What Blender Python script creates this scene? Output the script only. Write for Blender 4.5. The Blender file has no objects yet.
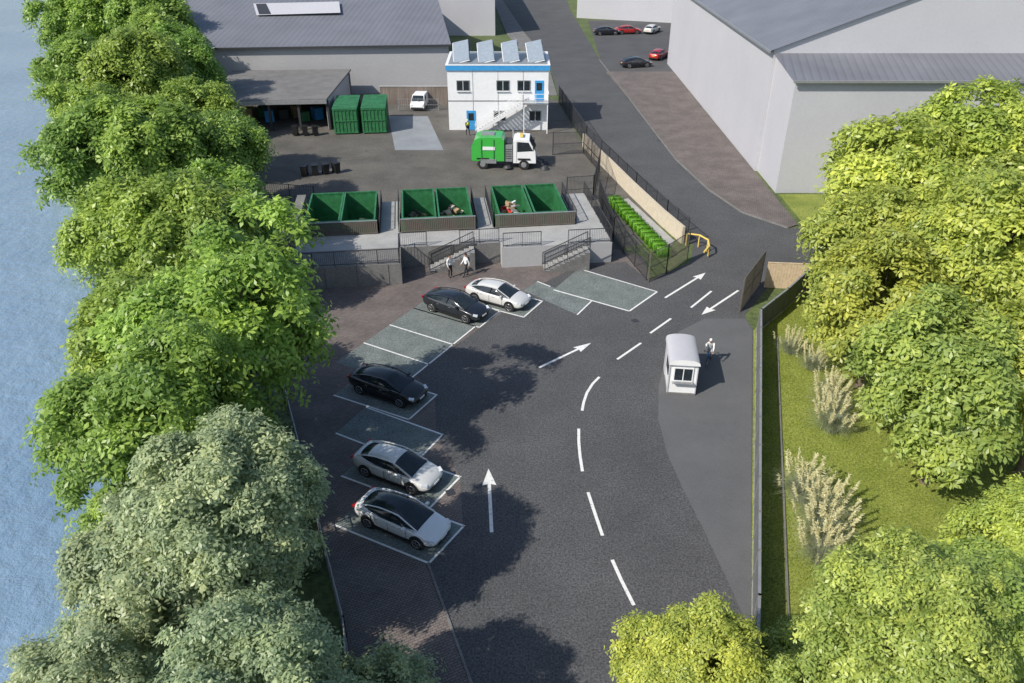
import bpy, math, random
import numpy as np
from mathutils import Vector, Matrix, geometry
random.seed(7)
scene=bpy.context.scene
R=math.radians
# ------------------------------------------------------------------ materials
def newmat(name):
    m=bpy.data.materials.new(name); m.use_nodes=True
    nt=m.node_tree; b=nt.nodes['Principled BSDF']; return m,nt,b
def N(nt,t,**k):
    n=nt.nodes.new(t)
    for a,v in k.items(): setattr(n,a,v)
    return n
def noise(nt,scale,detail=4,rough=.6,coord='Object'):
    tc=N(nt,'ShaderNodeTexCoord'); n=N(nt,'ShaderNodeTexNoise')
    n.inputs['Scale'].default_value=scale; n.inputs['Detail'].default_value=detail; n.inputs['Roughness'].default_value=rough
    nt.links.new(tc.outputs[coord],n.inputs['Vector']); return n
def ramp(nt,src,stops):
    r=N(nt,'ShaderNodeValToRGB'); e=r.color_ramp.elements
    e[0].position=stops[0][0]; e[0].color=(*stops[0][1],1)
    e[1].position=stops[-1][0]; e[1].color=(*stops[-1][1],1)
    for p,c in stops[1:-1]:
        x=e.new(p); x.color=(*c,1)
    nt.links.new(src,r.inputs[0]); return r
def mixc(nt,f,a,b,mode='MIX'):
    m=N(nt,'ShaderNodeMix',data_type='RGBA',blend_type=mode)
    if isinstance(f,float): m.inputs[0].default_value=f
    else: nt.links.new(f,m.inputs[0])
    nt.links.new(a,m.inputs[6]); nt.links.new(b,m.inputs[7]); return m.outputs[2]
def bump(nt,b,h,strength,dist):
    n=N(nt,'ShaderNodeBump'); n.inputs['Strength'].default_value=strength; n.inputs['Distance'].default_value=dist
    nt.links.new(h,n.inputs['Height']); nt.links.new(n.outputs[0],b.inputs['Normal'])
def simple(name,col,rough=.6,metal=0,var=.12,scale=3.0,coat=0):
    m,nt,b=newmat(name)
    n=noise(nt,scale,5)
    lo=tuple(c*(1-var) for c in col); hi=tuple(min(1,c*(1+var)) for c in col)
    r=ramp(nt,n.outputs[0],[(.3,lo),(.7,hi)])
    nt.links.new(r.outputs[0],b.inputs['Base Color'])
    b.inputs['Roughness'].default_value=rough; b.inputs['Metallic'].default_value=metal
    if coat: b.inputs['Coat Weight'].default_value=coat; b.inputs['Coat Roughness'].default_value=.05
    return m
def ground_mat(name,c1,c2,big,fine,finec,rough=.9,bs=.3,stain=0.0):
    m,nt,b=newmat(name)
    a=noise(nt,big,6,.65); f=noise(nt,fine,3,.75)
    r1=ramp(nt,a.outputs[0],[(.32,c1),(.68,c2)])
    r2=ramp(nt,f.outputs[0],[(.35,(1-finec,)*3),(.65,(1+finec,)*3)])
    o=mixc(nt,1.0,r1.outputs[0],r2.outputs[0],'MULTIPLY')
    if stain:
        s=noise(nt,.9,7,.7); s.inputs['Distortion'].default_value=1.2
        r3=ramp(nt,s.outputs[0],[(.30,(1-stain,)*3),(.42,(1,1,1)),(.62,(1,1,1)),(.75,(1+stain*.6,)*3)])
        o=mixc(nt,1.0,o,r3.outputs[0],'MULTIPLY')
    nt.links.new(o,b.inputs['Base Color']); b.inputs['Roughness'].default_value=rough
    bump(nt,b,f.outputs[0],bs,.02); return m
def brickmat(name,c1,c2,mortar,scale,bw=.5,rh=.25):
    m,nt,b=newmat(name)
    tc=N(nt,'ShaderNodeTexCoord'); mp=N(nt,'ShaderNodeMapping'); mp.inputs['Rotation'].default_value=(0,0,R(-28))
    br=N(nt,'ShaderNodeTexBrick'); br.inputs['Scale'].default_value=scale
    br.inputs['Color1'].default_value=(*c1,1); br.inputs['Color2'].default_value=(*c2,1); br.inputs['Mortar'].default_value=(*mortar,1)
    br.inputs['Mortar Size'].default_value=.03; br.inputs['Brick Width'].default_value=bw; br.inputs['Row Height'].default_value=rh
    nt.links.new(tc.outputs['Object'],mp.inputs[0]); nt.links.new(mp.outputs[0],br.inputs['Vector'])
    n=noise(nt,.5,5); r=ramp(nt,n.outputs[0],[(.3,(.75,.75,.75)),(.7,(1.2,1.2,1.2))])
    o=mixc(nt,1.0,br.outputs[0],r.outputs[0],'MULTIPLY')
    nt.links.new(o,b.inputs['Base Color']); b.inputs['Roughness'].default_value=.85
    bump(nt,b,br.outputs[1],-.3,.01); return m

M={}
M['asphalt']=ground_mat('asphalt',(.066,.067,.070),(.090,.091,.094),.25,12,.55,stain=.16)
M['asphalt2']=ground_mat('yard_asphalt',(.08,.075,.066),(.135,.125,.11),.3,8,.35,stain=.35)
M['smooth']=ground_mat('footway_tarmac',(.098,.1,.104),(.12,.122,.126),.3,20,.14,stain=.08)
M['bay']=ground_mat('bay_surface',(.12,.14,.135),(.18,.205,.195),.9,11,.4,stain=.15)
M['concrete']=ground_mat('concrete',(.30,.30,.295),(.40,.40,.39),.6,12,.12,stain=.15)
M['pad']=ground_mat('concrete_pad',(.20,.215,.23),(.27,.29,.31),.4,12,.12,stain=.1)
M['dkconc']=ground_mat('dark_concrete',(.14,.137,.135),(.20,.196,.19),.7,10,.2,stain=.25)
M['panel']=ground_mat('fence_panel',(.12,.125,.13),(.16,.165,.17),.8,10,.12)
M['grass']=ground_mat('lawn_grass',(.15,.19,.028),(.25,.28,.055),.5,9,.45,stain=.2)
M['soil']=ground_mat('rough_ground',(.06,.09,.028),(.12,.15,.05),.2,3,.4)
M['brick']=brickmat('brick_paving',(.145,.122,.114),(.195,.163,.15),(.065,.058,.055),2.2)
M['brickwall']=brickmat('brick_wall_mat',(.17,.14,.12),(.24,.2,.17),(.12,.1,.09),2.5)
def linemat():
    m,nt,b=newmat('road_paint'); n=noise(nt,7,6,.8)
    r=ramp(nt,n.outputs[0],[(.30,(.2,.2,.2)),(.44,(.72,.72,.70)),(.8,(.8,.8,.78))])
    nt.links.new(r.outputs[0],b.inputs['Base Color']); b.inputs['Roughness'].default_value=.7; return m
M['line']=linemat()
M['white']=simple('white_cladding',(.78,.79,.8),.5,var=.04)
M['blue']=simple('blue_trim',(.05,.3,.62),.4)
M['glass']=simple('window_glass',(.02,.028,.035),.06,var=.3)
M['dark']=simple('dark_metal',(.04,.041,.045),.5)
M['grey']=simple('grey_metal',(.3,.31,.32),.4,.3)
M['galv']=simple('galvanised_steel',(.45,.46,.47),.4,.6)
M['black']=simple('black_plastic',(.015,.015,.016),.45)
M['green']=simple('green_paint',(.03,.16,.06),.5,var=.35,scale=2)
M['green2']=simple('truck_green',(.05,.42,.06),.35,var=.05,coat=.5)
M['timber']=simple('timber_panel',(.55,.43,.29),.7,var=.15,scale=4)
M['cream']=simple('cream_wall',(.55,.48,.37),.8,var=.1)
M['brownmesh']=simple('brown_mesh',(.13,.115,.095),.7)
M['wallgrey']=ground_mat('grey_cladding',(.44,.44,.47),(.49,.49,.52),.1,4,.03,.7,.05)
M['wallgrey2']=ground_mat('grey_wall',(.36,.36,.37),(.41,.41,.42),.15,4,.04,.8,.05)
M['red']=simple('red_plastic',(.45,.03,.02),.5)
M['card']=simple('cardboard',(.4,.28,.16),.9)
M['yellow']=simple('hi_vis_yellow',(.7,.75,.05),.7)
M['orange']=simple('yellow_barrier',(.7,.5,.12),.6)
M['skin']=simple('skin',(.5,.3,.22),.5)
M['hair']=simple('hair',(.03,.02,.015),.6)
M['cl_white']=simple('white_fabric',(.75,.75,.75),.8)
M['cl_dark']=simple('dark_fabric',(.025,.027,.035),.85)
M['cl_blue']=simple('denim_fabric',(.06,.09,.16),.85)
M['cl_grey']=simple('grey_fabric',(.3,.3,.31),.85)
M['rubber']=simple('tyre_rubber',(.018,.018,.018),.8)
M['alloy']=simple('alloy_wheel',(.5,.5,.52),.3,.8)
M['lampw']=simple('headlamp_lens',(.7,.72,.75),.1)
M['lampr']=simple('tail_lamp',(.35,.01,.01),.2)
M['bark']=simple('bark',(.13,.10,.07),.9,var=.4,scale=6)
M['solar']=simple('solar_cells',(.30,.35,.40),.15,.1)
def roofmat(name,c,ang,sp):
    m,nt,b=newmat(name)
    tc=N(nt,'ShaderNodeTexCoord'); mp=N(nt,'ShaderNodeMapping'); mp.inputs['Rotation'].default_value=(0,0,ang)
    w=N(nt,'ShaderNodeTexWave'); w.inputs['Scale'].default_value=sp; w.inputs['Distortion'].default_value=0
    nt.links.new(tc.outputs['Object'],mp.inputs[0]); nt.links.new(mp.outputs[0],w.inputs[0])
    r=ramp(nt,w.outputs[0],[(.0,tuple(x*.82 for x in c)),(.25,c)])
    n=noise(nt,.25,5); r2=ramp(nt,n.outputs[0],[(.3,(.88,)*3),(.7,(1.1,)*3)])
    o=mixc(nt,1.0,r.outputs[0],r2.outputs[0],'MULTIPLY'); nt.links.new(o,b.inputs['Base Color'])
    b.inputs['Roughness'].default_value=.5; bump(nt,b,w.outputs[0],.3,.04); return m
M['roof']=roofmat('metal_roof',(.17,.175,.2),R(10),.45)
M['roof2']=roofmat('metal_roof_side',(.17,.175,.2),R(90),.45)
def watermat():
    m,nt,b=newmat('river_water')
    n=noise(nt,.05,6,.6); r=ramp(nt,n.outputs[0],[(.3,(.15,.25,.38)),(.7,(.24,.35,.48))])
    nt.links.new(r.outputs[0],b.inputs['Base Color']); b.inputs['Roughness'].default_value=.06
    b.inputs['IOR'].default_value=2.0
    f=noise(nt,.9,7,.65); bump(nt,b,f.outputs[0],.75,.35); return m
M['water']=watermat()
def leafmat():
    m=bpy.data.materials.new('leaves'); m.use_nodes=True; nt=m.node_tree; nt.nodes.clear()
    out=N(nt,'ShaderNodeOutputMaterial'); oi=N(nt,'ShaderNodeObjectInfo')
    at=N(nt,'ShaderNodeAttribute',attribute_name='tint')
    r=ramp(nt,at.outputs['Fac'],[(0,(.6,.68,.65)),(.5,(1,1,1)),(1,(1.6,1.45,1.3))])
    c=mixc(nt,1.0,oi.outputs['Color'],r.outputs[0],'MULTIPLY')
    d=N(nt,'ShaderNodeBsdfPrincipled'); nt.links.new(c,d.inputs['Base Color']); d.inputs['Roughness'].default_value=.42
    d.inputs['Specular IOR Level'].default_value=.5
    t=N(nt,'ShaderNodeBsdfTranslucent'); nt.links.new(c,t.inputs[0])
    mx=N(nt,'ShaderNodeMixShader'); mx.inputs[0].default_value=.42
    nt.links.new(d.outputs[0],mx.inputs[1]); nt.links.new(t.outputs[0],mx.inputs[2]); nt.links.new(mx.outputs[0],out.inputs[0]); return m
M['leaf']=leafmat()
def paint(name,c,metal=.2):
    return simple(name,c,.28,metal,var=.02,coat=.8)
M['p_white']=paint('white_car_paint',(.72,.74,.75),0); M['p_silver']=paint('silver_car_paint',(.66,.66,.64),.1)
M['p_black']=paint('black_car_paint',(.012,.013,.015),.3); M['p_navy']=paint('dark_car_paint',(.018,.022,.03),.3)
M['p_red']=paint('red_car_paint',(.4,.02,.02),.1)

# ------------------------------------------------------------------ mesh builder
class MB:
    def __init__(s): s.v=[]; s.f=[]; s.m=[]; s.mats=[]; s.sm=[]
    def mi(s,k):
        if k not in s.mats: s.mats.append(k)
        return s.mats.index(k)
    def add(s,vs,fs,mat,smooth=False):
        o=len(s.v); s.v+= [tuple(v) for v in vs]; i=s.mi(mat)
        for f in fs: s.f.append(tuple(o+a for a in f)); s.m.append(i); s.sm.append(smooth)
    def box(s,c,d,mat,rz=0,rx=0,ry=0):
        x,y,z=[a/2 for a in d]
        vs=[(-x,-y,-z),(x,-y,-z),(x,y,-z),(-x,y,-z),(-x,-y,z),(x,-y,z),(x,y,z),(-x,y,z)]
        Mx=Matrix.Translation(c)@Matrix.Rotation(rz,4,'Z')@Matrix.Rotation(ry,4,'Y')@Matrix.Rotation(rx,4,'X')
        s.add([Mx@Vector(v) for v in vs],[(0,3,2,1),(4,5,6,7),(0,1,5,4),(1,2,6,5),(2,3,7,6),(3,0,4,7)],mat)
    def beam(s,a,b,w,h,mat):
        a=Vector(a); b=Vector(b); d=b-a; L=d.length
        if L<1e-6: return
        q=d.to_track_quat('X','Z').to_matrix().to_4x4(); Mx=Matrix.Translation((a+b)/2)@q
        x,y,z=L/2,w/2,h/2
        vs=[(-x,-y,-z),(x,-y,-z),(x,y,-z),(-x,y,-z),(-x,-y,z),(x,-y,z),(x,y,z),(-x,y,z)]
        s.add([Mx@Vector(v) for v in vs],[(0,3,2,1),(4,5,6,7),(0,1,5,4),(1,2,6,5),(2,3,7,6),(3,0,4,7)],mat)
    def tube(s,a,b,r0,r1,mat,n=8,caps=True):
        a=Vector(a); b=Vector(b); d=b-a; q=d.to_track_quat('Z','X').to_matrix()
        vs=[];
        for p,r in ((a,r0),(b,r1)):
            for i in range(n):
                t=2*math.pi*i/n; vs.append(p+q@Vector((math.cos(t)*r,math.sin(t)*r,0)))
        s.add(vs,[(i,(i+1)%n,n+(i+1)%n,n+i) for i in range(n)],mat,True)
        if caps: s.add(vs,[tuple(range(n))[::-1],tuple(range(n,2*n))],mat)
    def prism(s,poly,z0,z1,mat,top=None):
        n=len(poly); area=sum(poly[i][0]*poly[(i+1)%n][1]-poly[(i+1)%n][0]*poly[i][1] for i in range(n))
        if area<0: poly=poly[::-1]
        vs=[(x,y,z0) for x,y in poly]+[(x,y,z1) for x,y in poly]
        s.add(vs,[(i,(i+1)%n,n+(i+1)%n,n+i) for i in range(n)],mat)
        s.add([(x,y,z1) for x,y in poly],tess(poly),top or mat)
    def ell(s,c,r,mat,seg=10,rings=7):
        vs=[];fs=[]
        for i in range(rings+1):
            p=math.pi*i/rings
            for j in range(seg):
                t=2*math.pi*j/seg; vs.append((c[0]+r[0]*math.sin(p)*math.cos(t),c[1]+r[1]*math.sin(p)*math.sin(t),c[2]+r[2]*math.cos(p)))
        for i in range(rings):
            for j in range(seg): fs.append((i*seg+j,(i+1)*seg+j,(i+1)*seg+(j+1)%seg,i*seg+(j+1)%seg))
        s.add(vs,fs,mat,True)
    def torus(s,c,axis,Rr,r,mat,n=24,k=6):
        q=Vector(axis).to_track_quat('Z','X').to_matrix(); c=Vector(c); vs=[];fs=[]
        for i in range(n):
            t=2*math.pi*i/n
            for j in range(k):
                p=2*math.pi*j/k; rr=Rr+r*math.cos(p); vs.append(c+q@Vector((rr*math.cos(t),rr*math.sin(t),r*math.sin(p))))
        for i in range(n):
            for j in range(k): fs.append((i*k+j,((i+1)%n)*k+j,((i+1)%n)*k+(j+1)%k,i*k+(j+1)%k))
        s.add(vs,fs,mat,True)
    def mesh(s,name):
        me=bpy.data.meshes.new(name); me.from_pydata(s.v,[],s.f)
        for k in s.mats: me.materials.append(M[k])
        me.polygons.foreach_set('material_index',s.m); me.polygons.foreach_set('use_smooth',s.sm); me.update(); return me
    def obj(s,name,loc=(0,0,0),rz=0,bevel=0):
        o=bpy.data.objects.new(name,s.mesh(name)); scene.collection.objects.link(o); o.location=loc; o.rotation_euler=(0,0,rz)
        if bevel:
            b=o.modifiers.new('b','BEVEL'); b.width=bevel; b.segments=2; b.limit_method='ANGLE'
        return o
def tess(poly):
    return [tuple(t) for t in geometry.tessellate_polygon([[Vector((x,y,0)) for x,y in poly]])]
def sheet(name,poly,z,mat):
    fs=[]
    for t in tess(poly):
        a,b,c=[poly[i] for i in t]
        if (b[0]-a[0])*(c[1]-a[1])-(b[1]-a[1])*(c[0]-a[0])<0: t=t[::-1]
        fs.append(t)
    m=MB(); m.add([(x,y,z) for x,y in poly],fs,mat); return m.obj(name)
def link(name,me,loc,rz=0,sc=1.0,color=None):
    o=bpy.data.objects.new(name,me); scene.collection.objects.link(o); o.location=loc; o.rotation_euler=(0,0,rz)
    o.scale=(sc,sc,sc) if not isinstance(sc,tuple) else sc
    if color: o.color=(*color,1)
    return o

# ------------------------------------------------------------------ ground and river
shore=[(-400,-3),(-50,-8),(0,-12),(17,-15.5),(27,-17.5),(33,-20),(45,-26),(59,-33.5),(83,-46),(110,-60),(194,-104),(400,-205),(1500,-700)]
gm=MB(); vs=[]; fs=[]
for y,x in shore:
    vs+=[(1500,y,0),(x+2.5,y,0),(x,y,-.45),(x-3,y,-1.6),(-1500,y,-1.8)]
for i in range(len(shore)-1):
    for j in range(4): a=i*5+j; fs.append((a,a+5,a+6,a+1))
gm.add(vs,[f[::-1] for f in fs],'soil'); gm.obj('ground')
wm=MB(); wm.add([p for y,x in shore for p in ((x+1.5,y,-.4),(-1490,y,-.4))],[(2*i,2*i+1,2*i+3,2*i+2)[::-1] for i in range(len(shore)-1)],'water'); wm.obj('river_water')

L_edge=[(-2,193),(2.5,150),(5.6,126.8),(6.2,101.8),(8.2,80.7),(11.4,66.1),(14.2,56.3)]
R_edge=[(12.4,179),(13.7,126.8),(15.5,96.9),(16.7,77.4),(18.1,68.7),(19.8,63),(22.7,59.6)]
road=[(-1.0,10),(-1.5,17.7),(-3.6,23.6),(-2.2,25.7),(-2.5,28.9),(-3.9,32),(-4.3,35.8),(-5.6,37.9),(-.9,45.0),(.6,47.1),(2.0,49.4),(4.7,52.3),(8.5,53.2),(9.8,50.0),(13.4,53.2)]+L_edge[::-1]+[(-14,260),(14,260)]+R_edge+[(50,62),(50,52),(20.8,50),(18.3,49.4),(15.3,44.9),(15.4,43),(8.9,19),(6.6,10)]
sheet('asphalt_road',road,.010,'asphalt')
sheet('brick_pavement',[(-5,10),(-6.3,19.4),(-12.9,36.4),(-14.7,41),(-17,48.5),(-16,53),(8.2,55.5),(10,54),(9.9,49),(5,44),(0,38),(-1,25),(1,10)],.004,'brick')
sheet('service_yard',[(-27,57),(-16,52),(8.5,55.5),(12.5,58),(11,67),(7.8,80.7),(5.8,102),(-9,106),(-46,106),(-34,78)],.006,'asphalt2')
sheet('footway',[(15.3,44.5),(12.6,44.5),(10.6,42.8),(9.3,40),(8.3,36.5),(7.8,33.5),(7.8,30.5),(8.1,28),(8.5,25.4),(8.9,22.3),(9.1,20.4),(9.35,20.6),(15.3,43)],.014,'smooth')
sheet('concrete_apron',[(-12.3,80.7),(-7.2,80.7),(-10.1,94),(-14.8,94)],.010,'pad')
sheet('lawn',[(15.4,43),(20.8,50),(26,54),(60,54),(60,5),(5.6,5),(9.2,20)],.004,'grass')
pm=MB()
pm.prism([(13.7,118)]+R_edge[2:]+[(23.6,60.2),(23.6,118)],0,.12,'brick'); pm.obj('brick_pavement')
pm=MB(); pm.prism([(24.2,59),(24.2,67.3),(60,67.3),(60,63)],0,.1,'grass'); pm.obj('grass_verge')
sheet('car_park',[(13.5,118.2),(30,118.2),(34,165),(15,165)],.008,'asphalt')
pm=MB(); pm.prism([(-4.5,193),(-2.2,193),(2.3,150),(5.4,126.8),(5.9,104),(4.0,104),(2.5,127),(-1,150)],0,.12,'dkconc'); pm.obj('pavement')
def kerb(pts,name='kerb',w=.12,h=.12,mat='pad'):
    k=MB()
    for a,b in zip(pts[:-1],pts[1:]): k.beam((*a,h/2+.008),(*b,h/2+.008),w,h,mat)
    k.obj(name)
kerb([(x-.08,y) for x,y in R_edge[1:]],mat='dkconc'); kerb([(-1.0,10),(-1.45,17.7),(-3.55,23.4)],w=.1,h=.05,mat='dkconc')
dm=MB()
for x,y in ((11.0,60.0),(-1.0,41.0)):
    dm.tube((x,y,.010),(x,y,.02),.28,.28,'dark',20)
for x,y in ((-2.9,27.8),(8.0,44.2),(16.0,84)): dm.box((x,y,.018),(.4,.4,.015),'dark',.4)
dm.obj('drain_cover')

# ------------------------------------------------------------------ parking bays & markings
lm=MB()
def stripe(a,b,w=.1,z=.022):
    a=Vector(a);b=Vector(b); n=(b-a).normalized(); p=Vector((-n.y,n.x))*w/2
    lm.add([(*(a-p),z),(*(b-p),z),(*(b+p),z),(*(a+p),z)],[(0,1,2,3)],'line')
def bay(front_top,front_bot,L,ang,name='parking_bay',lines=(1,1,1)):
    d=Vector((math.cos(R(ang)),math.sin(R(ang)))); a=Vector(front_top); b=Vector(front_bot)
    sheet(name,[tuple(a),tuple(b),tuple(b-d*L),tuple(a-d*L)],.016,'bay')
    if lines[0]: stripe(a+d*.05,a-d*L)
    if lines[1]: stripe(b+d*.05,b-d*L)
    if lines[2]: stripe(a,b)
e=Vector((.5,.866)); P0=Vector((-5.8,37.5))
def pe(k,off=0): return tuple(P0+e*k+Vector((.866,-.5))*off)
bay(pe(1.7),pe(-.9),4.9,-30,lines=(1,0,1)); bay(pe(4.3),pe(1.7),4.9,-30,lines=(1,0,1)); bay(pe(6.9),pe(4.3),4.9,-30,lines=(1,0,1))
bay(pe(9.5,.3),pe(6.9,.3),5.2,-30,lines=(1,1,1)); bay(pe(12.1,2.1),pe(9.5,2.1),5.2,-28,lines=(1,1,1))
bay((-4.2,35.8),(-5.5,33.5),5.0,-27); bay((-3.6,32.2),(-4.8,29.9),5.0,-29)
bay((-2.5,28.9),(-3.8,26.7),5.0,-27); bay((-2.15,25.6),(-3.5,23.4),5.0,-27)
sheet('parking_bay',[(.8,48.5),(1.8,49.9),(5.4,46.8),(4.3,45.0)],.016,'bay')
sheet('parking_bay',[(2.9,48.6),(4.9,52.0),(10.1,48.3),(7.8,45.5)],.018,'bay')
stripe((2.9,48.6),(7.8,45.5),.12); stripe((7.8,45.5),(10.1,48.3),.12); stripe((1.8,49.9),(2.7,49.1),.1); stripe((5.4,46.9),(4.3,45.0),.1); stripe((10.1,48.3),(4.9,52.0),.1)
def arrow(a,b,w=.16,hw=.34,hl=1.1):
    a=Vector(a);b=Vector(b);n=(b-a).normalized();p=Vector((-n.y,n.x)); s=b-n*hl
    stripe(a,s,w); lm.add([(*(s-p*hw-n*.12),.0225),(*b,.0225),(*(s+p*hw-n*.12),.0225),(*(s),.0225)],[(0,1,2,3)],'line')
arrow((-.9,25.2),(-1.15,29.5)); arrow((1.6,38.6),(4.9,41.4)); arrow((10.5,47.4),(14.1,51.3)); arrow((15.8,48.5),(12.5,45.0))
stripe((12,46.0),(13.9,48.4),.15); stripe((6.3,39.5),(8,41.4),.15); stripe((8.75,42.6),(10.4,44.5),.15)
def arc(pts,w=.15):
    for a,b in zip(pts[:-1],pts[1:]): stripe(a,b,w)
arc([(5.05,37.6),(4.6,36.9),(4.2,36),(3.95,35.1),(3.8,34.3)]); arc([(3.5,32.7),(3.42,31.6),(3.4,30.5),(3.43,29.3)]); arc([(3.58,27.8),(3.7,26.9),(3.98,25.0)]); arc([(4.25,23.6),(4.5,22.5),(4.85,21.2)]); arc([(5.1,20),(5.7,17.8)])
lm.obj('road_markings')

# ------------------------------------------------------------------ fences
def bar_fence(name,pts,h,z0=0,sp=.12,post=2.5,mat='dark',barw=.02,mesh=True):
    m=MB()
    for a,b in zip(pts[:-1],pts[1:]):
        a=Vector(a);b=Vector(b);L=(b-a).length;n=max(1,round(L/post))
        A=Vector((a.x,a.y,z0));B=Vector((b.x,b.y,z0))
        for i in range(n+1):
            p=A.lerp(B,i/n); m.beam(p,p+Vector((0,0,h+.06)),.07,.07,mat)
        for zz in (.1,h*.5,h): m.beam(A+Vector((0,0,zz)),B+Vector((0,0,zz)),.04,.04,mat)
        if mesh:
            k=int(L/sp)
            for i in range(k):
                p=A.lerp(B,(i+.5)/k); m.beam(p+Vector((0,0,.1)),p+Vector((0,0,h)),barw,barw,mat)
    return m.obj(name)
def rail(m,a,b,h=1.1,mat='dark',sp=.13,bar=True):
    A=Vector(a);B=Vector(b);L=(B-A).length;n=max(1,round(L/1.6))
    for i in range(n+1):
        p=A.lerp(B,i/n); m.beam(p,p+Vector((0,0,h)),.045,.045,mat)
    for zz in (h,h*.12): m.beam(A+Vector((0,0,zz)),B+Vector((0,0,zz)),.05,.05,mat)
    if bar:
        k=int(L/sp)
        for i in range(k):
            p=A.lerp(B,(i+.5)/k); m.beam(p+Vector((0,0,h*.12)),p+Vector((0,0,h)),.015,.015,mat)
bar_fence('metal_fence',[(-5.3,15.5),(-6.3,19.6),(-12.9,36.4),(-14.7,41)],1.3,mat='galv',sp=.14)
m=MB()
rf=[(7.9,15.5),(9.3,20.2),(15.5,42.6),(18.0,45.4),(20.6,48.6)]
for a,b in zip(rf[:-1],rf[1:]):
    A=Vector((*a,0));B=Vector((*b,0));L=(B-A).length;n=max(1,round(L/2.4)); ang=math.atan2(B.y-A.y,B.x-A.x)
    m.beam(A+Vector((0,0,.1)),B+Vector((0,0,.1)),.07,.2,'concrete')
    k=int(L/.3)
    for i in range(k):
        p=A.lerp(B,(i+.5)/k); m.box((p.x,p.y,.93),(L/k-.012,.05+.012*(i%2),1.46),'panel',rz=ang)
    m.beam(A+Vector((0,0,1.72)),B+Vector((0,0,1.72)),.11,.06,'grey')
    for i in range(n+1):
        p=A.lerp(B,i/n); m.box((p.x,p.y,.90),(.1,.12,1.8),'dkconc',rz=ang)
m.obj('boundary_fence')
k=MB(); k.beam((10.6,19.8,.04),(16.6,42.0,.04),.08,.1,'dkconc'); k.obj('kerb')
bar_fence('entrance_gate',[(15.1,45.4),(17.6,49.6)],2.5,sp=.09,post=2.6,mat='brownmesh',barw=.03)
m=MB()
for i in range(16):
    p=Vector((17.7,49.0)).lerp(Vector((20.9,48.7)),(i+.5)/16); m.box((p.x,p.y,.95),(.19,.05,1.9),'timber',rz=-.09)
m.beam((17.7,49,1.93),(20.9,48.7,1.93),.1,.06,'timber'); m.obj('timber_screen')
m=MB()
wl=[(7.6,82),(10.8,67),(12.4,60.2),(13.4,56.6)]
for a,b in zip(wl[:-1],wl[1:]): m.beam((*a,.7),(*b,.7),.22,1.4,'cream')
m.obj('retaining_wall')
bar_fence('mesh_fence',[(5.9,100),(7.9,82),(11.1,67),(12.7,60.2),(13.7,56.4)],2.2,mat='dark',sp=.16)
bar_fence('mesh_fence',[(9.7,49.8),(11.2,51.2),(13.2,53.6)],2.3,mat='brownmesh',sp=.11)
bar_fence('mesh_fence',[(9.6,50.1),(8.0,57),(7.7,65.8)],2.0,mat='dark',sp=.14)
bar_fence('mesh_fence',[(4.2,79),(7.4,79.5),(8.5,73.5),(7.2,66),(4.8,65.5)],2.3,mat='dark',sp=.12)
bar_fence('mesh_fence',[(-17,64),(-26,66),(-29,80)],2.0,mat='dark',sp=.2)
m=MB(); pts=[(13.6,56.2,1.0),(14.5,55.9,1.0),(15,55.1,.95),(14.9,54.2,.85),(14.4,53.6,.6)]
for a,b in zip(pts[:-1],pts[1:]): m.tube(a,b,.07,.07,'orange'); m.tube((a[0],a[1],0),a,.05,.05,'orange')
m.obj('guard_rail')
sheet('footpath',[(9.5,66),(10.4,66.5),(12.9,57),(12.0,55.5)],.014,'concrete')
# ------------------------------------------------------------------ platform with skips
rot=R(7); q=Matrix.Rotation(rot,2)
def W(x,y):
    v=q@Vector((x,y)); return (v.x-15.2,v.y+50.2)
PZ=1.6
m=MB()
def pbox(x0,y0,x1,y1,z0,z1,mat,top=None): m.prism([W(x0,y0),W(x1,y0),W(x1,y1),W(x0,y1)],z0,z1,mat,top)
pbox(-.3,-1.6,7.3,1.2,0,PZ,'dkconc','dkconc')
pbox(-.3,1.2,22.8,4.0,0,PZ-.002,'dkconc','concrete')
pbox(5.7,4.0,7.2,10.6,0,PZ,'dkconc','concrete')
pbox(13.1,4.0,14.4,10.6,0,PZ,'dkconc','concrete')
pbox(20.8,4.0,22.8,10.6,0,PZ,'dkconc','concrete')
pbox(-1.0,2.0,-.31,10.6,0,PZ+.9,'dkconc')
pbox(14.6,.2,22.8,1.2,0,PZ-.004,'wallgrey2','concrete')
for i in range(11):
    x=-.2+i*2.2
    if x<7: pbox(x,-1.62,x+.02,-1.6,0,PZ,'dark')
def prail(x0,y0,x1,y1,z=PZ,h=1.1,mat='dark',bar=True): rail(m,(*W(x0,y0),z),(*W(x1,y1),z),h,mat,bar=bar)
for x in (5.75,7.15,13.15,14.35,20.85,22.75): prail(x,4.1,x,10.5)
prail(-.2,-1.5,7.2,-1.5); prail(7.2,-1.5,7.2,1.2); prail(7.25,1.25,9.2,1.25); prail(11.6,1.25,14.5,1.25)
prail(14.7,.3,17.5,.3); prail(19.5,.3,22.7,.3); prail(22.75,.3,22.75,4)
for a,b in ((0,5.6),(7.3,13.0),(14.5,20.7)):
    k=int((b-a)/.14)
    for i in range(k):
        x=a+(i+.5)*(b-a)/k; p=W(x,3.9); m.box((p[0],p[1],PZ+.55),(.1,.03,1.0),'brownmesh',rz=rot)
    m.beam((*W(a,3.9),PZ+1.08),(*W(b,3.9),PZ+1.08),.08,.06,'galv'); m.beam((*W(a,3.9),PZ+.1),(*W(b,3.9),PZ+.1),.08,.06,'brownmesh')
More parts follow.
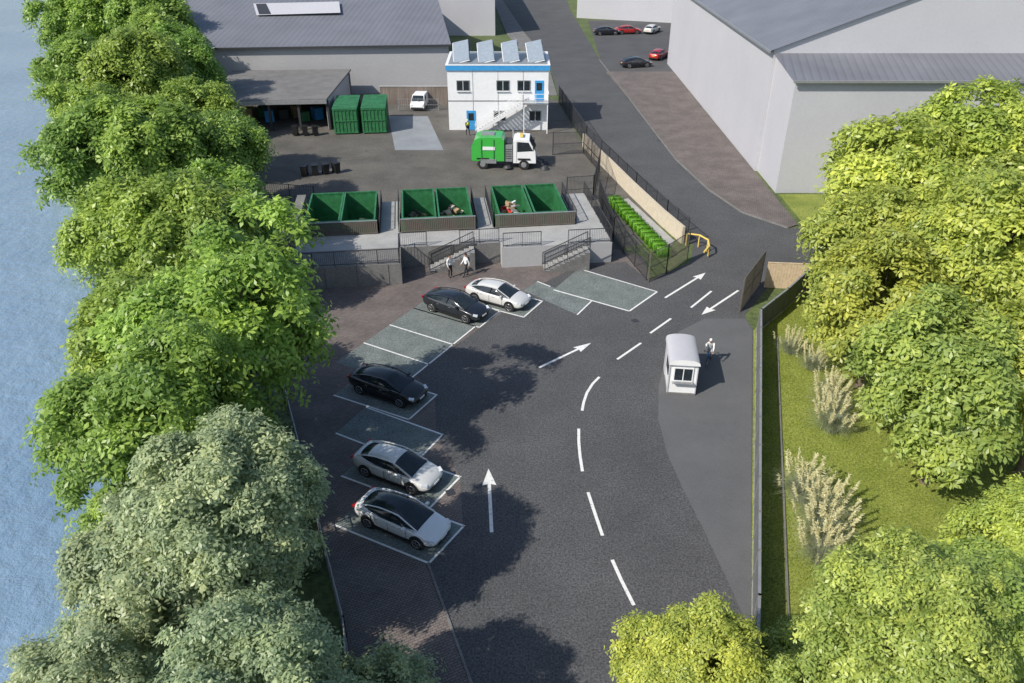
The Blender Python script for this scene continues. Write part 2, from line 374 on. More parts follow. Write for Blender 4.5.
def stairs(x0,x1,y0,y1,n=9):
    for i in range(n):
        xa=x0+(x1-x0)*i/n; xb=x0+(x1-x0)*(i+1)/n
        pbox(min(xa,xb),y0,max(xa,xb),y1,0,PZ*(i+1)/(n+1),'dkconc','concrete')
    for y in (y0+.05,y1-.05): rail(m,(*W(x0,y),.1),(*W(x1,y),PZ),1.0,'dark',bar=True)
stairs(9.3,12.6,0,1.15); stairs(17.6,20.9,-1.0,.15)
m.obj('raised_platform')

def skip_mesh():
    s=MB(); L,Wd,H=6.1,2.5,2.55; t=.07
    s.box((0,0,.25),(Wd-.1,L-.1,.1),'green')
    s.box((-Wd/2,0,H/2+.15),(t,L,H-.3),'green'); s.box((Wd/2,0,H/2+.15),(t,L,H-.3),'green')
    s.box((0,-L/2-t/2,H/2+.15),(Wd+t,t,H-.3),'green'); s.box((0,L/2+t/2,H/2+.15),(Wd+t,t,H-.3),'green')
    for sx in (-1,1):
        s.box((sx*Wd/2,0,H+.06),(.12,L+.2,.12),'green')
        for i in range(9):
            y=-L/2+.3+i*(L-.6)/8
            s.box((sx*(Wd/2+.07),y,H/2+.15),(.07,.1,H-.35),'green'); s.box((sx*(Wd/2-.055),y,H/2+.2),(.04,.07,H-.45),'green')
    for sy in (-1,1):
        s.box((0,sy*(L/2+.035),H+.062),(Wd-.1,.12,.115),'green')
        for i in range(5): s.box((-1+i*.5,sy*(L/2+.1),H/2+.15),(.08,.06,H-.35),'green')
    for sx in (-.6,.6): s.box((sx,0,.1),(.15,L-.4,.18),'dark')
    return s.mesh('skip')
sk=skip_mesh()
for i,(x,y) in enumerate([(1.5,7.2),(4.15,7.2),(8.75,7.2),(11.5,7.2),(16.1,7.2),(18.85,7.2)]):
    w=W(x,y); link('waste_skip',sk,(w[0],w[1],.015),rot)
    r=MB()
    for j in range([14,16,40,60,80,26][i]):
        sx,sy,sz=[random.uniform(.15,.75) for _ in range(3)]
        cx=random.uniform(-.85,.85); cy=random.uniform(-2.6,2.4) if i<4 else random.uniform(-2.6,1.4)
        hz=[.4,.4,1.0,1.5,2.1,.7][i]
        r.box((cx,cy,.35+random.uniform(.1,hz)*(1-abs(cx)*.6)),(sx,sy,sz*.5),random.choice([['dark','brownmesh'],['timber','brownmesh'],['brickwall','card','dark'],['card','timber','brownmesh','cream'],['white','red','white','card','red','cl_grey'],['card','brownmesh','green']][i]),random.uniform(0,3),random.uniform(-.4,.4),random.uniform(-.4,.4))
    r.obj('waste_pile',(w[0],w[1],.02),rot)
def closed_container(loc,rz):
    s=MB(); s.box((0,0,1.45),(2.6,6,2.7),'green')
    for i in range(7): s.box((-1.2+i*.4,-3.03,1.45),(.09,.06,2.6),'green')
    for i in range(14):
        for sx in (-1,1): s.box((sx*1.33,-2.8+i*.43,1.45),(.06,.12,2.6),'green')
    for z in (.2,1.5,2.72): s.box((0,-3.04,z),(2.64,.1,.1),'green')
    s.box((0,0,2.83),(2.7,6.1,.06),'green'); s.box((0,0,.05),(2.2,5.8,.1),'dark')
    for i in range(9): s.box((0,-2.6+i*.65,2.87),(2.5,.08,.04),'green')
    s.obj('green_container',loc,rz)
closed_container((-18.7,89.4,.01),R(6)); closed_container((-15.6,89.7,.01),R(6))

# ------------------------------------------------------------------ office building
def stair_rail(m,a,b,h=1.0,mat='white'):
    rail(m,a,b,h,mat,bar=False); m.beam(Vector(a)+Vector((0,0,h*.55)),Vector(b)+Vector((0,0,h*.55)),.04,.04,mat)
m=MB(); X0,X1,Y0,Y1,Hh=-7.1,4.0,88.2,95.4,6.6
m.box(((X0+X1)/2,(Y0+Y1)/2,Hh/2),(X1-X0,Y1-Y0,Hh),'white')
for z in (3.25,): m.box(((X0+X1)/2,Y0-.012,z),(X1-X0+.03,.03,.12),'galv')
for i in range(1,4): m.box((X0+i*(X1-X0)/4,Y0-.01,Hh/2),(.05,.025,Hh),'galv')
m.box(((X0+X1)/2,(Y0+Y1)/2,Hh+.2),(X1-X0+.3,Y1-Y0+.3,.55),'blue')
m.box(((X0+X1)/2,(Y0+Y1)/2,Hh+.49),(X1-X0+.34,Y1-Y0+.34,.06),'white')
m.box(((X0+X1)/2,(Y0+Y1)/2,Hh+.54),(X1-X0-.3,Y1-Y0-.3,.04),'grey')
def win(x,z,w,h,y=Y0,ax='x'):
    m.box((x,y-.02,z),(w+.16,.06,h+.16),'galv'); m.box((x,y-.05,z),(w,.03,h),'glass'); m.box((x,y-.07,z),(.05,.03,h),'white'); m.box((x,y-.1,z-h/2-.1),(w+.2,.16,.05),'white')
for x in (-5.4,-1.0,1.3): win(x,4.9,1.3,1.0)
for x in (-1.4,2.6): win(x,1.6,1.2,1.0)
for x in (-4.6,): m.box((x,Y0-.03,1.1),(1.0,.06,2.15),'blue'); m.box((x,Y0-.065,1.5),(.6,.03,.8),'glass')
m.box((3.0,Y0-.03,4.4),(.95,.06,2.1),'blue'); m.box((3.0,Y0-.065,4.8),(.6,.03,.8),'glass')
m.box((2.6,Y0-.85,3.3),(2.8,1.5,.1),'galv')
for x in (1.3,3.9):
    m.box((x,Y0-1.5,1.65),(.1,.1,3.3),'white')
n=16
for i in range(n):
    x=-4.0+5.2*i/n; z=3.3*(i+1)/(n+1); m.box((x+.15,Y0-1.05,z),(.36,1.05,.05),'galv')
for y in (Y0-.5,Y0-1.6):
    m.beam((-4.1,y,.05),(1.2,y,3.2),.05,.24,'white'); stair_rail(m,(-4.1,y,.1),(1.2,y,3.3))
stair_rail(m,(1.2,Y0-1.6,3.35),(4.0,Y0-1.6,3.35)); stair_rail(m,(4.0,Y0-1.6,3.35),(4.0,Y0,3.35))
for i in range(4):
    x=-5.7+i*2.75
    m.box((x,91.2,Hh+1.35),(1.75,4.2,.09),'solar',rx=R(20),ry=R(-12)); m.box((x,91.2,Hh+1.29),(1.85,4.3,.05),'white',rx=R(20),ry=R(-12))
    for sx in (-.85,.85):
        zt=Hh+1.35+sx*.2
        m.beam((x+sx,92.9,Hh+.5),(x+sx,92.9,zt+.5),.06,.06,'dark'); m.beam((x+sx,89.4,Hh+.5),(x+sx,89.4,zt-.7),.06,.06,'dark')
        m.add([(x+sx,89.3,Hh+.56),(x+sx,93.1,Hh+.56),(x+sx,93.1,zt+.5),(x+sx,89.3,zt-.75)],[(0,1,2,3)],'dark')
m.obj('site_office')

# ------------------------------------------------------------------ warehouses
m=MB(); A=(-40,103.5);B=(-8.2,106);C=(-17,150);D=(-62,148)
E=6.0; rz=11.5; rA=(-50.5,126);rB=(-12.4,128)
m.prism([A,B,C,D],0,E,'wallgrey2')
ov=.4
def rp(p,z): return (p[0],p[1],z)
m.add([rp((A[0]-ov,A[1]-ov),E+.05),rp((B[0]+ov,B[1]-ov),E+.05),rp((rB[0]+ov,rB[1]),rz),rp((rA[0]-ov,rA[1]),rz)],[(0,1,2,3)],'roof')
m.add([rp((C[0]+ov,C[1]+ov),E+.05),rp((D[0]-ov,D[1]+ov),E+.05),rp((rA[0]-ov,rA[1]),rz),rp((rB[0]+ov,rB[1]),rz)],[(0,1,2,3)],'roof')
m.add([rp(B,E),rp(C,E),rp(rB,rz-.05)],[(0,1,2)],'wallgrey2'); m.add([rp(D,E),rp(A,E),rp(rA,rz-.05)],[(0,1,2)],'wallgrey2')
m.beam((A[0]-ov,A[1]-ov-.08,E),(B[0]+ov,B[1]-ov-.08,E),.16,.22,'dark')
def onroof(x,y,dz=.06): return (x,y,E+.05+(y-(103.1))*(rz-E)/(22.9)-.12+dz+.1)
def skyl(pts,mat,dz):
    m.add([onroof(x,y,dz) for x,y in pts],[(0,1,2,3)],mat)
skyl([(-34.5,113.0),(-23.3,113.8),(-24.1,117.6),(-35.9,116.9)],'wallgrey',.12)
skyl([(-34.2,113.2),(-32.6,113.3),(-34.1,116.8),(-35.5,116.7)],'dark',.15)
m.obj('warehouse')
m=MB(); m.prism([(-13,148),(-3,148),(-6,190),(-16,190)],0,9,'wallgrey','roof'); m.obj('warehouse')
m=MB(); m.prism([(13,168),(36,160),(44,200),(18,215)],0,6.5,'wallgrey','roof'); m.obj('warehouse')
m=MB(); m.prism([(38,128),(70,120),(80,190),(48,190)],0,6,'wallgrey','roof'); m.obj('warehouse')
m=MB(); x0,x1=23.7,62; y0,y1=74,124; ez=11.3; xm=(x0+x1)/2; az=18.5
m.prism([(x0,y0),(x1,y0),(x1,y1),(x0,y1)],0,ez,'wallgrey')
m.add([(x0,y0,ez),(x1,y0,ez),(xm,y0,az)],[(0,1,2)],'wallgrey'); m.add([(x0,y1,ez),(x1,y1,ez),(xm,y1,az)],[(2,1,0)],'wallgrey')
m.add([(x0-.4,y0-.3,ez-.05),(xm,y0-.3,az+.1),(xm,y1+.3,az+.1),(x0-.4,y1+.3,ez-.05)],[(0,1,2,3)],'roof2')
m.add([(x1+.4,y0-.3,ez-.05),(xm,y0-.3,az+.1),(xm,y1+.3,az+.1),(x1+.4,y1+.3,ez-.05)],[(3,2,1,0)],'roof2')
m.box((x0-.45,(y0+y1)/2,ez-.12),(.16,y1-y0+.6,.2),'grey')
m.prism([(x0+.3,67.9),(x1,67.9),(x1,y0),(x0+.3,y0)],0,9.9,'wallgrey')
m.add([(x0,67.5,10.0),(x1,67.5,10.0),(x1,y0-.01,11.0),(x0,y0-.01,11.0)],[(0,1,2,3)],'roof')
m.add([(x0+.3,67.9,9.9),(x0+.3,y0,9.9),(x0+.3,y0,10.95)],[(0,1,2)],'wallgrey')
m.box(((x0+x1)/2,67.42,9.95),(x1-x0,.16,.2),'grey')
m.obj('warehouse')
m=MB(); cx0,cx1,cy0,cy1=-33.5,-20.6,87,102.5
m.prism([(cx0,cy0),(cx1,cy0+1),(cx1,cy1+1),(cx0-2,cy1)],3.3,3.5,'dkconc','dkconc')
for t in (0,.25,.5,.75,1): m.box((cx0+t*(cx1-cx0),cy0+.3+t,1.65),(.25,.25,3.3),'dark')
m.beam((cx0,cy0,3.2),(cx1,cy0+1,3.2),.2,.4,'galv'); m.box((-27,cy1-.6,1.65),(13,.2,3.3),'dkconc'); m.box((cx1-.15,95.5,1.65),(.2,14,3.3),'wallgrey2')
for i in range(9): m.box((cx0+1+i*1.35,cy0+5+(i%3),.6),(1.0,1.2,1.1+.3*(i%2)),['dark','card','green','blue'][i%4],.1*i)
m.obj('storage_canopy')
m=MB(); m.box((-31.5,80,1.0),(.3,12,2.0),'wallgrey2',rz=R(20)); m.obj('concrete_wall')
m=MB(); m.box((-11.2,99.6,1.1),(10.5,.3,2.2),'brickwall'); m.box((-11.2,99.6,2.24),(10.6,.4,.08),'concrete'); m.obj('brick_wall')
bar_fence('mesh_fence',[(-13.9,96.6),(-9.0,96.6)],1.4,mat='grey',sp=.25)
def wheelie(loc,c='black',rz=0):
    s=MB(); vs=[(-.25,-.3,.1),(.25,-.3,.1),(.25,.3,.1),(-.25,.3,.1),(-.3,-.37,1.0),(.3,-.37,1.0),(.3,.37,1.0),(-.3,.37,1.0)]
    s.add(vs,[(0,3,2,1),(4,5,6,7),(0,1,5,4),(1,2,6,5),(2,3,7,6),(3,0,4,7)],c)
    s.box((0,0,1.04),(.64,.8,.07),c,rx=.05); s.box((0,.42,.98),(.5,.05,.05),c)
    for sx in (-1,1): s.tube((sx*.27-.03,.3,.11),(sx*.27+.03,.3,.11),.11,.11,'rubber',12)
    s.obj('wheelie_bin',loc,rz)
for i in range(4): wheelie((-19.9+i*.95,72.5+.3*i,.01),'black',.25*i)
for i in range(3): wheelie((-24+i*1.1,86.0,.01),'black',.2*i)
# ------------------------------------------------------------------ foliage
def leaf_arrays(P,Nn,size,rng,width=.55,fold=.15):
    n=len(P); a=rng.normal(size=(n,3)); a-= (a*Nn).sum(1)[:,None]*Nn; a/=np.linalg.norm(a,axis=1)[:,None]+1e-9
    b=np.cross(Nn,a); s=(size*rng.uniform(.7,1.3,n))[:,None]
    v=np.stack([P-a*s, P+b*s*width+Nn*s*fold, P+a*s, P-b*s*width+Nn*s*fold],1).reshape(-1,3)
    return v
def leaves_obj_mesh(name,V,tint,extra=None):
    n=len(V)//4; ev=np.array(extra.v) if extra else np.zeros((0,3)); ef=extra.f if extra else []
    me=bpy.data.meshes.new(name)
    nv=len(V)+len(ev); el=[i+len(V) for f in ef for i in f]; ls=[len(f) for f in ef]
    me.vertices.add(nv); me.vertices.foreach_set('co',np.concatenate([V,ev]).astype(np.float32).ravel())
    me.loops.add(n*4+len(el)); me.loops.foreach_set('vertex_index',np.concatenate([np.arange(n*4),np.array(el,dtype=np.int64)]).astype(np.int32))
    me.polygons.add(n+len(ef)); st=np.concatenate([np.arange(n)*4, n*4+np.concatenate([[0],np.cumsum(ls)[:-1]]) if ls else np.array([])]).astype(np.int32)
    me.polygons.foreach_set('loop_start',st)
    me.materials.append(M['leaf']); me.materials.append(M['bark'])
    me.polygons.foreach_set('material_index',np.concatenate([np.zeros(n),np.ones(len(ef))]).astype(np.int32))
    me.update(calc_edges=True)
    at=me.attributes.new('tint','FLOAT','POINT'); tv=np.concatenate([np.repeat(tint,4),np.zeros(len(ev))]).astype(np.float32); at.data.foreach_set('value',tv)
    me.validate(); return me
def tree_mesh(name,seed,Rr=5.0,zc=6.2,rzv=4.6,nclump=105,twigs=4700,per=7,leaf=.18,bush=False,crad=(.55,1.3)):
    rng=np.random.default_rng(seed); wood=MB()
    C=[];cr=[]
    lob=rng.normal(size=(9,3)); lob/=np.linalg.norm(lob,axis=1)[:,None]; lw=rng.uniform(-.42,.3,9)
    while len(C)<nclump:
        d=rng.normal(size=3); d/=np.linalg.norm(d)
        if d[2]<-.6: continue
        k=rng.uniform(.3,1)**.5*(.86+ (np.maximum(0,lob@d)**4*lw).sum())
        C.append(d*np.array([Rr,Rr,rzv])*k+np.array([0,0,zc])); cr.append(rng.uniform(*crad)*Rr/5)
    C=np.array(C);cr=np.array(cr)
    w=cr**1.7; w/=w.sum(); idx=rng.choice(len(C),twigs,p=w)
    tilt=rng.normal(size=(len(C),3))*.35; tilt[:,2]=1; oc=C-np.array([0,0,zc]); oc/=np.linalg.norm(oc,axis=1)[:,None]; tilt+=oc*.9; tilt/=np.linalg.norm(tilt,axis=1)[:,None]
    d=rng.normal(size=(twigs,3)); d/=np.linalg.norm(d,axis=1)[:,None]
    rad=rng.uniform(0,1,twigs)**.55*rng.choice([1,1,1,1.4],twigs)
    tn=tilt[idx]; off=d*(cr[idx]*rad)[:,None]; off-= (off*tn).sum(1)[:,None]*tn*.5
    P=C[idx]+off; r2=(off**2).sum(1)/(cr[idx]**2); P-= np.array([0,0,1])*(r2*cr[idx]*.28)[:,None]
    nn=tn*.8+off/(cr[idx][:,None])*.5+np.array([0,0,.3])+rng.normal(size=(twigs,3))*.42; nn/=np.linalg.norm(nn,axis=1)[:,None]
    a=rng.normal(size=(twigs,3)); a-=(a*nn).sum(1)[:,None]*nn; a/=np.linalg.norm(a,axis=1)[:,None]; b=np.cross(nn,a)
    ctint=rng.uniform(.1,.9,len(C)); tt=ctint[idx]*.6+rng.uniform(0,1,twigs)*.4
    Vs=[];T=[]
    for j in range(per):
        th=2*np.pi*(j+rng.uniform(-.3,.3,twigs))/per; dirv=a*np.cos(th)[:,None]+b*np.sin(th)[:,None]-nn*rng.uniform(0,.6,twigs)[:,None]
        dirv/=np.linalg.norm(dirv,axis=1)[:,None]; side=np.cross(dirv,nn); side/=np.linalg.norm(side,axis=1)[:,None]
        s=(leaf*rng.uniform(.65,1.3,twigs))[:,None]; ctr=P+dirv*s*rng.uniform(.9,2.4,twigs)[:,None]+nn*rng.normal(size=twigs)[:,None]*leaf*.6
        Vs.append(np.stack([ctr-dirv*s,ctr+side*s*.45+dirv*s*.2,ctr+dirv*s,ctr-side*s*.45+dirv*s*.2],1)); T.append(np.clip(tt+rng.normal(size=twigs)*.15,0,1))
    V=np.concatenate(Vs).reshape(-1,3); T=np.concatenate(T)
    if not bush:
        base=Vector((0,0,-.1)); top=Vector((rng.uniform(-.3,.3),rng.uniform(-.3,.3),zc*.62))
        wood.tube(base,(0,0,.5),.36,.26,'bark',10,False); wood.tube((0,0,.5),top,.26,.19,'bark',10,False)
        for i in rng.choice(len(C),26,replace=False):
            c=Vector(C[i]); mid=top.lerp(c,.5)+Vector((0,0,-.25)); st=Vector((0,0,.5)).lerp(top,rng.uniform(.6,1))
            wood.tube(st,mid,.11,.07,'bark',6,False); wood.tube(mid,c,.07,.025,'bark',5,False)
    else:
        for i in range(10):
            c=Vector(C[rng.integers(len(C))]); wood.tube((0,0,-.1),c,.06,.015,'bark',5,False)
    return leaves_obj_mesh(name,V,T,wood)
tm=[tree_mesh('broadleaf_tree',s) for s in (1,2,3)]
tm.append(tree_mesh('broadleaf_tree',11,nclump=150,twigs=8600,per=7,leaf=.12,crad=(.45,1.1)))
tm.append(tree_mesh('broadleaf_tree',14,zc=8.8,rzv=5.2,nclump=125,twigs=6400,per=7,leaf=.165))
tm.append(tree_mesh('broadleaf_tree',17,zc=8.8,rzv=5.4,nclump=165,twigs=9600,per=7,leaf=.118,crad=(.45,1.1)))
bushm=tree_mesh('bush',21,Rr=2.0,zc=1.2,rzv=1.4,nclump=44,twigs=1900,per=7,leaf=.09,bush=True,crad=(.9,1.9))
G1=(.30,.43,.085);G2=(.25,.39,.08);G3=(.35,.44,.25);Y1=(.45,.52,.11);Y2=(.38,.48,.12);D1=(.22,.29,.15)
def tree(x,y,r,mi,col,zs=1.0,dz=0):
    k=r/5; v=random.uniform(.92,1.1); h=random.uniform(.94,1.06); c=(col[0]*v*h,col[1]*v,col[2]*v); link('broadleaf_tree',tm[mi],(x,y,dz),random.uniform(0,6.28),(k,k,k*zs),c)
for t in [(-57,112,6.5,0,G1),(-46,109,6.5,1,G2),(-44.3,83.3,5.4,2,G1),(-37.5,81,6,0,G1),(-35.5,90,5.3,1,G2),(-31.5,59,5,2,G2),(-27,59.5,5.3,1,G1),
          (-23.6,62,4.4,0,G2),(-24,45.5,4.4,2,G1),(-20,44,4.9,0,G1),(-18.4,49.4,4.2,1,G1),(-17.9,32.6,4.2,2,G1),(-12.9,29.7,4.7,4,G1),(-14.6,24.6,3.9,4,G2),(-13.4,28.2,2.8,2,G2),
          (-28.5,71,4.8,0,G1),(-65,135,7,1,G2),(-52,128,7,2,G1),(-43,99,5.5,2,G1),(-38,71,4.6,1,G1)]:
    tree(*t)
for t in [(-12.0,18.6,3.9,3,G3),(-9.3,19.2,3.7,5,G3),(-12.8,13.8,3.2,3,G3),(-6.7,13.2,3.2,5,G3)]: tree(*t)
def bush(x,y,s,col): link('bush',bushm,(x,y,0),random.uniform(0,6.28),(s,s,s*random.uniform(.8,1.1)),col)
for b in [(-14.3,17.9,1.1,G3),(-7.7,17.3,1.1,D1),(-4.4,16.4,1.0,G3),(-6.2,16.6,.9,D1),(-9.5,16,1.2,G3),(-11.5,24.5,1.1,D1),(-12.5,27,1.3,D1),(-15.5,22,1.2,G2),(-16.5,25,1.1,G1),(-13.8,33,1.1,D1),(-16,37,1.2,D1),(-18,41,1.3,G2),
          (-19.5,34,1.3,G2),(-22.5,39,1.3,G2),(-25,44.5,1.3,G1),(-30,53,1.6,G1),(-33,60,1.6,G2),(-37,67,1.7,G1),(-41,75,1.7,G2),(-20,54,1.3,G2),(-24,56,1.6,G2),(-29,66,1.6,D1),(-33,75,1.8,G1),(-39,90,2,G2),(-46,87,1.8,G2),(-50,95,2,G1),(-45,98,2.2,G1),(-9.1,23.3,.6,D1),(-12.3,31.5,.7,D1)]:
    bush(*b)
for t in [(25.8,51.2,5.8,0,Y1),(33.5,54,6.0,1,Y1),(19.7,36.6,4.5,2,Y1),(25.5,38,5.0,4,Y1),(19.8,28.6,4.4,1,Y2),(24.5,29,4.6,2,Y1),(30,44,5,1,Y2),(38,48,6,4,Y1),(22.5,43.8,4.6,0,Y1)]: tree(*t)
for t in [(11.0,14.9,3.3,5,Y2),(14.4,17.0,3.7,3,Y2),(5.6,15.5,2.9,3,Y1),(18.5,19.8,3.5,3,Y1),(8.6,13.9,2.6,3,Y2)]: tree(*t)
for b in [(10.6,18.3,.8,Y2),(12.8,19.9,.8,Y1),(15,21.2,1,Y2),(20.2,43,1.1,Y1),(22,46,1.3,Y2)]: bush(*b)
rng=np.random.default_rng(5); VV=[];TT=[]
for i in range(14):
    c=np.array([9.0,64.9,.4])*(1-i/13)+np.array([11.5,54.3,.4])*(i/13)
    n=1500; p=rng.uniform(-1,1,(n,3)); ax=rng.integers(0,3,n); p[np.arange(n),ax]=np.sign(p[np.arange(n),ax])*rng.uniform(.9,1.05,n); nn=p.copy(); nn/=np.linalg.norm(nn,axis=1)[:,None]
    p=p*np.array([.5,.42,.36]); VV.append(leaf_arrays(p+c,nn,.055,rng)); TT.append(rng.uniform(.3,.8,n))
hm=leaves_obj_mesh('hedge',np.concatenate(VV),np.concatenate(TT)); link('hedge',hm,(0,0,0),color=(.17,.42,.03))
def pampas_mesh():
    rng=np.random.default_rng(9); V=[];T=[]
    def ribbon(p0,dirh,L,lean,w,t,seg=5):
        pts=[]
        for i in range(seg+1):
            s=i/seg; r=L*lean*s**1.7; z=L*(s-.35*lean*s**2.5*1.6); pts.append(p0+np.array([dirh[0]*r,dirh[1]*r,max(z,.03)]))
        side=np.array([-dirh[1],dirh[0],0])
        for i in range(seg):
            w0=w*(1-i/seg*.9); w1=w*(1-(i+1)/seg*.9); V.append(np.array([pts[i]-side*w0,pts[i]+side*w0,pts[i+1]+side*w1,pts[i+1]-side*w1])); T.append(t)
        return pts[-1]
    for i in range(900):
        a=rng.uniform(0,6.28); ribbon(np.array([rng.normal()*.15,rng.normal()*.15,0]),(math.cos(a),math.sin(a)),rng.uniform(.9,1.7),rng.uniform(.3,1.1),.011,rng.uniform(.0,.5))
    for i in range(34):
        a=rng.uniform(0,6.28); e=ribbon(np.array([rng.normal()*.1,rng.normal()*.1,0]),(math.cos(a),math.sin(a)),rng.uniform(1.5,2.2),rng.uniform(.1,.6),.008,.5)
        for j in range(75):
            p=e+np.array([math.cos(a)*.1,math.sin(a)*.1,.3])*rng.uniform(-1.2,.9); q=rng.normal(size=3)*.055+np.array([math.cos(a)*.06,math.sin(a)*.06,.03]); s=np.cross(q,rng.normal(size=3)); s/=np.linalg.norm(s)+1e-9
            V.append(np.array([p,p+q*.5+s*.016,p+q,p+q*.5-s*.016])); T.append(1.0)
    return leaves_obj_mesh('pampas_grass',np.concatenate(V),np.array(T))
pg=pampas_mesh()
for x,y,s in [(16.7,32.6,1.05),(17.2,34.3,1.0),(17.6,35.8,.8),(13.5,27.4,1.1),(13.9,26.0,1.15),(13.5,24.7,1.1),(13.0,23.6,.9),(16.9,40.3,.8),(17.6,38.5,.8)]:
    link('pampas_grass',pg,(x,y,0),random.uniform(0,6),s,(.5,.52,.36))
rng=np.random.default_rng(3); n=90000
px=rng.uniform(9.4,27,n); py=rng.uniform(14,46,n); keep=px>(15.6-(43-py)*.27)+.2; px=px[keep];py=py[keep]; n=len(px)
h=rng.uniform(.04,.12,n); a=rng.uniform(0,6.28,n); ln=rng.normal(size=(n,2))*.04
P=np.stack([px,py,np.full(n,.004)],1); sd=np.stack([np.cos(a)*.012,np.sin(a)*.012,np.zeros(n)],1); tp=P+np.stack([ln[:,0],ln[:,1],h],1)
V=np.stack([P-sd,P+sd,tp+sd*.2,tp-sd*.2],1).reshape(-1,3)
link('lawn_grass',leaves_obj_mesh('lawn_grass',V,rng.uniform(.2,1,n)),(0,0,0),color=(.27,.33,.05))

# ------------------------------------------------------------------ cars
def subdiv(me,lv):
    o=bpy.data.objects.new('tmp',me); scene.collection.objects.link(o); s=o.modifiers.new('s','SUBSURF'); s.levels=lv; s.render_levels=lv
    dg=bpy.context.evaluated_depsgraph_get(); r=bpy.data.meshes.new_from_object(o.evaluated_get(dg)); bpy.data.objects.remove(o); return r
def loft(sec,mat,matfn=None):
    m=MB(); n=len(sec[0]); 
    for s in sec: m.v+= [tuple(p) for p in s]
    for i in range(len(sec)-1):
        for j in range(n-1):
            k=matfn(i,j) if matfn else mat
            m.f.append((i*n+j,(i+1)*n+j,(i+1)*n+j+1,i*n+j+1)); m.m.append(m.mi(k)); m.sm.append(True)
    return m
def car_mesh(pk,glassroof=False):
    st=[(-2.34,.44,.78,.80,.66),(-2.27,.30,.97,1.02,.80),(-1.9,.25,1.0,1.07,.89),(-1.4,.2,.99,1.04,.92),(-.5,.18,.96,1.0,.925),(.5,.18,.93,.97,.925),(1.1,.2,.91,.99,.92),(1.5,.22,.85,.94,.91),(2.0,.24,.75,.82,.87),(2.25,.3,.62,.68,.78),(2.36,.4,.52,.55,.62)]
    sec=[]
    for x,zb,bt,tp,w in st:
        h=[(0,zb),(.8*w,zb),(.97*w,zb+.1),(w,(zb+bt)/2+.05),(.98*w,bt-.08),(.9*w,bt),(.5*w,tp-.01),(0,tp)]
        sec.append([(x,-y,z) for y,z in h]+[(x,y,z) for y,z in h[-2::-1]])
    body=loft(sec,pk); n=len(sec[0]); L=len(sec)-1
    body.f.append(tuple(range(n-1))); body.m.append(0); body.sm.append(True)
    body.f.append(tuple(L*n+i for i in range(n-1))[::-1]); body.m.append(0); body.sm.append(True)
    b=subdiv(body.mesh('b'),2)
    gs=[(-2.1,1.0,.62,.60),(-1.4,1.29,.79,.60),(-.8,1.40,.82,.60),(-.1,1.44,.82,.62),(.3,1.42,.82,.62),(.75,1.24,.80,.63),(1.38,.95,.72,.66)]
    sec=[]
    for x,zr,wb,wt in gs:
        zb=.93
        h=[(wb,zb),(wt*.98+.04,max(zb,zr-.09)),(wt*.5,zr-.005),(0,zr)]
        sec.append([(x,-y,z) for y,z in h]+[(x,y,z) for y,z in h[-2::-1]])
    def mf(i,j):
        if glassroof: return 'glass'
        return pk if (i in (1,2,3) and j in (1,2,3,4)) else 'glass'
    g=subdiv(loft(sec,'glass',mf).mesh('g'),2)
    d=MB()
    for s in (-1,1):
        pts=[(1.36,s*.74,.93),(.72,s*.69,1.19),(.3,s*.655,1.355),(-.1,s*.655,1.375),(-.8,s*.64,1.335),(-1.4,s*.65,1.22),(-2.0,s*.64,1.02)]
        for a,c in zip(pts[:-1],pts[1:]): d.beam(a,c,.055,.04,pk)
        d.beam((-.1,s*.65,1.37),(-.2,s*.83,.95),.05,.03,'black'); d.beam((1.3,s*.83,.93),(-1.7,s*.83,.965),.02,.025,'alloy')
        d.box((.78,s*.98,.98),(.14,.2,.12),pk); 
        for x in (.85,-.2,-1.15): d.box((x,s*.922,.62),(.012,.012,.5),'black')
        for x in (.15,-.85): d.box((x,s*.93,.8),(.16,.02,.025),'alloy')
        d.box((0,s*.9,.25),(2.3,.06,.1),'black')
        d.box((2.08,s*.66,.67),(.3,.3,.09),'lampw',rz=-s*.5,ry=.25); d.box((-2.24,s*.62,.88),(.14,.4,.1),'lampr',rz=s*.25)
        for x in (1.42,-1.4):
            d.tube((x,s*.80,.36),(x,s*.928,.36),.4,.4,'black',28)
            d.tube((x,s*.72,.335),(x,s*.945,.335),.335,.325,'rubber',28); d.tube((x,s*.93,.335),(x,s*.952,.335),.235,.225,'black',24)
            d.torus((x,s*.95,.335),(0,1,0),.225,.016,'alloy',24,6)
            for k in range(5):
                t=k*2*math.pi/5+.3; d.beam((x,s*.958,.335),(x+.21*math.cos(t),s*.956,.335+.21*math.sin(t)),.05,.015,'alloy')
    d.box((2.33,0,.38),(.08,.9,.14),'black'); d.box((2.35,0,.48),(.05,.45,.1),'white'); d.box((-2.33,0,.72),(.05,.5,.11),'orange'); d.box((-2.3,0,.38),(.08,1.1,.14),'black')
    dm=d.mesh('d')
    import bmesh
    final=bpy.data.meshes.new('parked_car'); bm=bmesh.new(); mats=[]
    for me in (b,g,dm):
        off=len(bm.faces); bm.from_mesh(me); bm.faces.ensure_lookup_table()
        mp=[]
        for mt in me.materials:
            if mt not in mats: mats.append(mt)
            mp.append(mats.index(mt))
        for f in bm.faces[off:]: f.material_index=mp[f.material_index] if f.material_index<len(mp) else 0
    bm.to_mesh(final); bm.free()
    for mt in mats: final.materials.append(mt)
    return final
cw=car_mesh('p_white',True); cs=car_mesh('p_silver'); cb=car_mesh('p_black'); cn=car_mesh('p_navy'); cr_=car_mesh('p_red')
def car(me,x,y,deg,sc=1.0,z=.018): link('parked_car',me,(x,y,z),R(deg),sc)
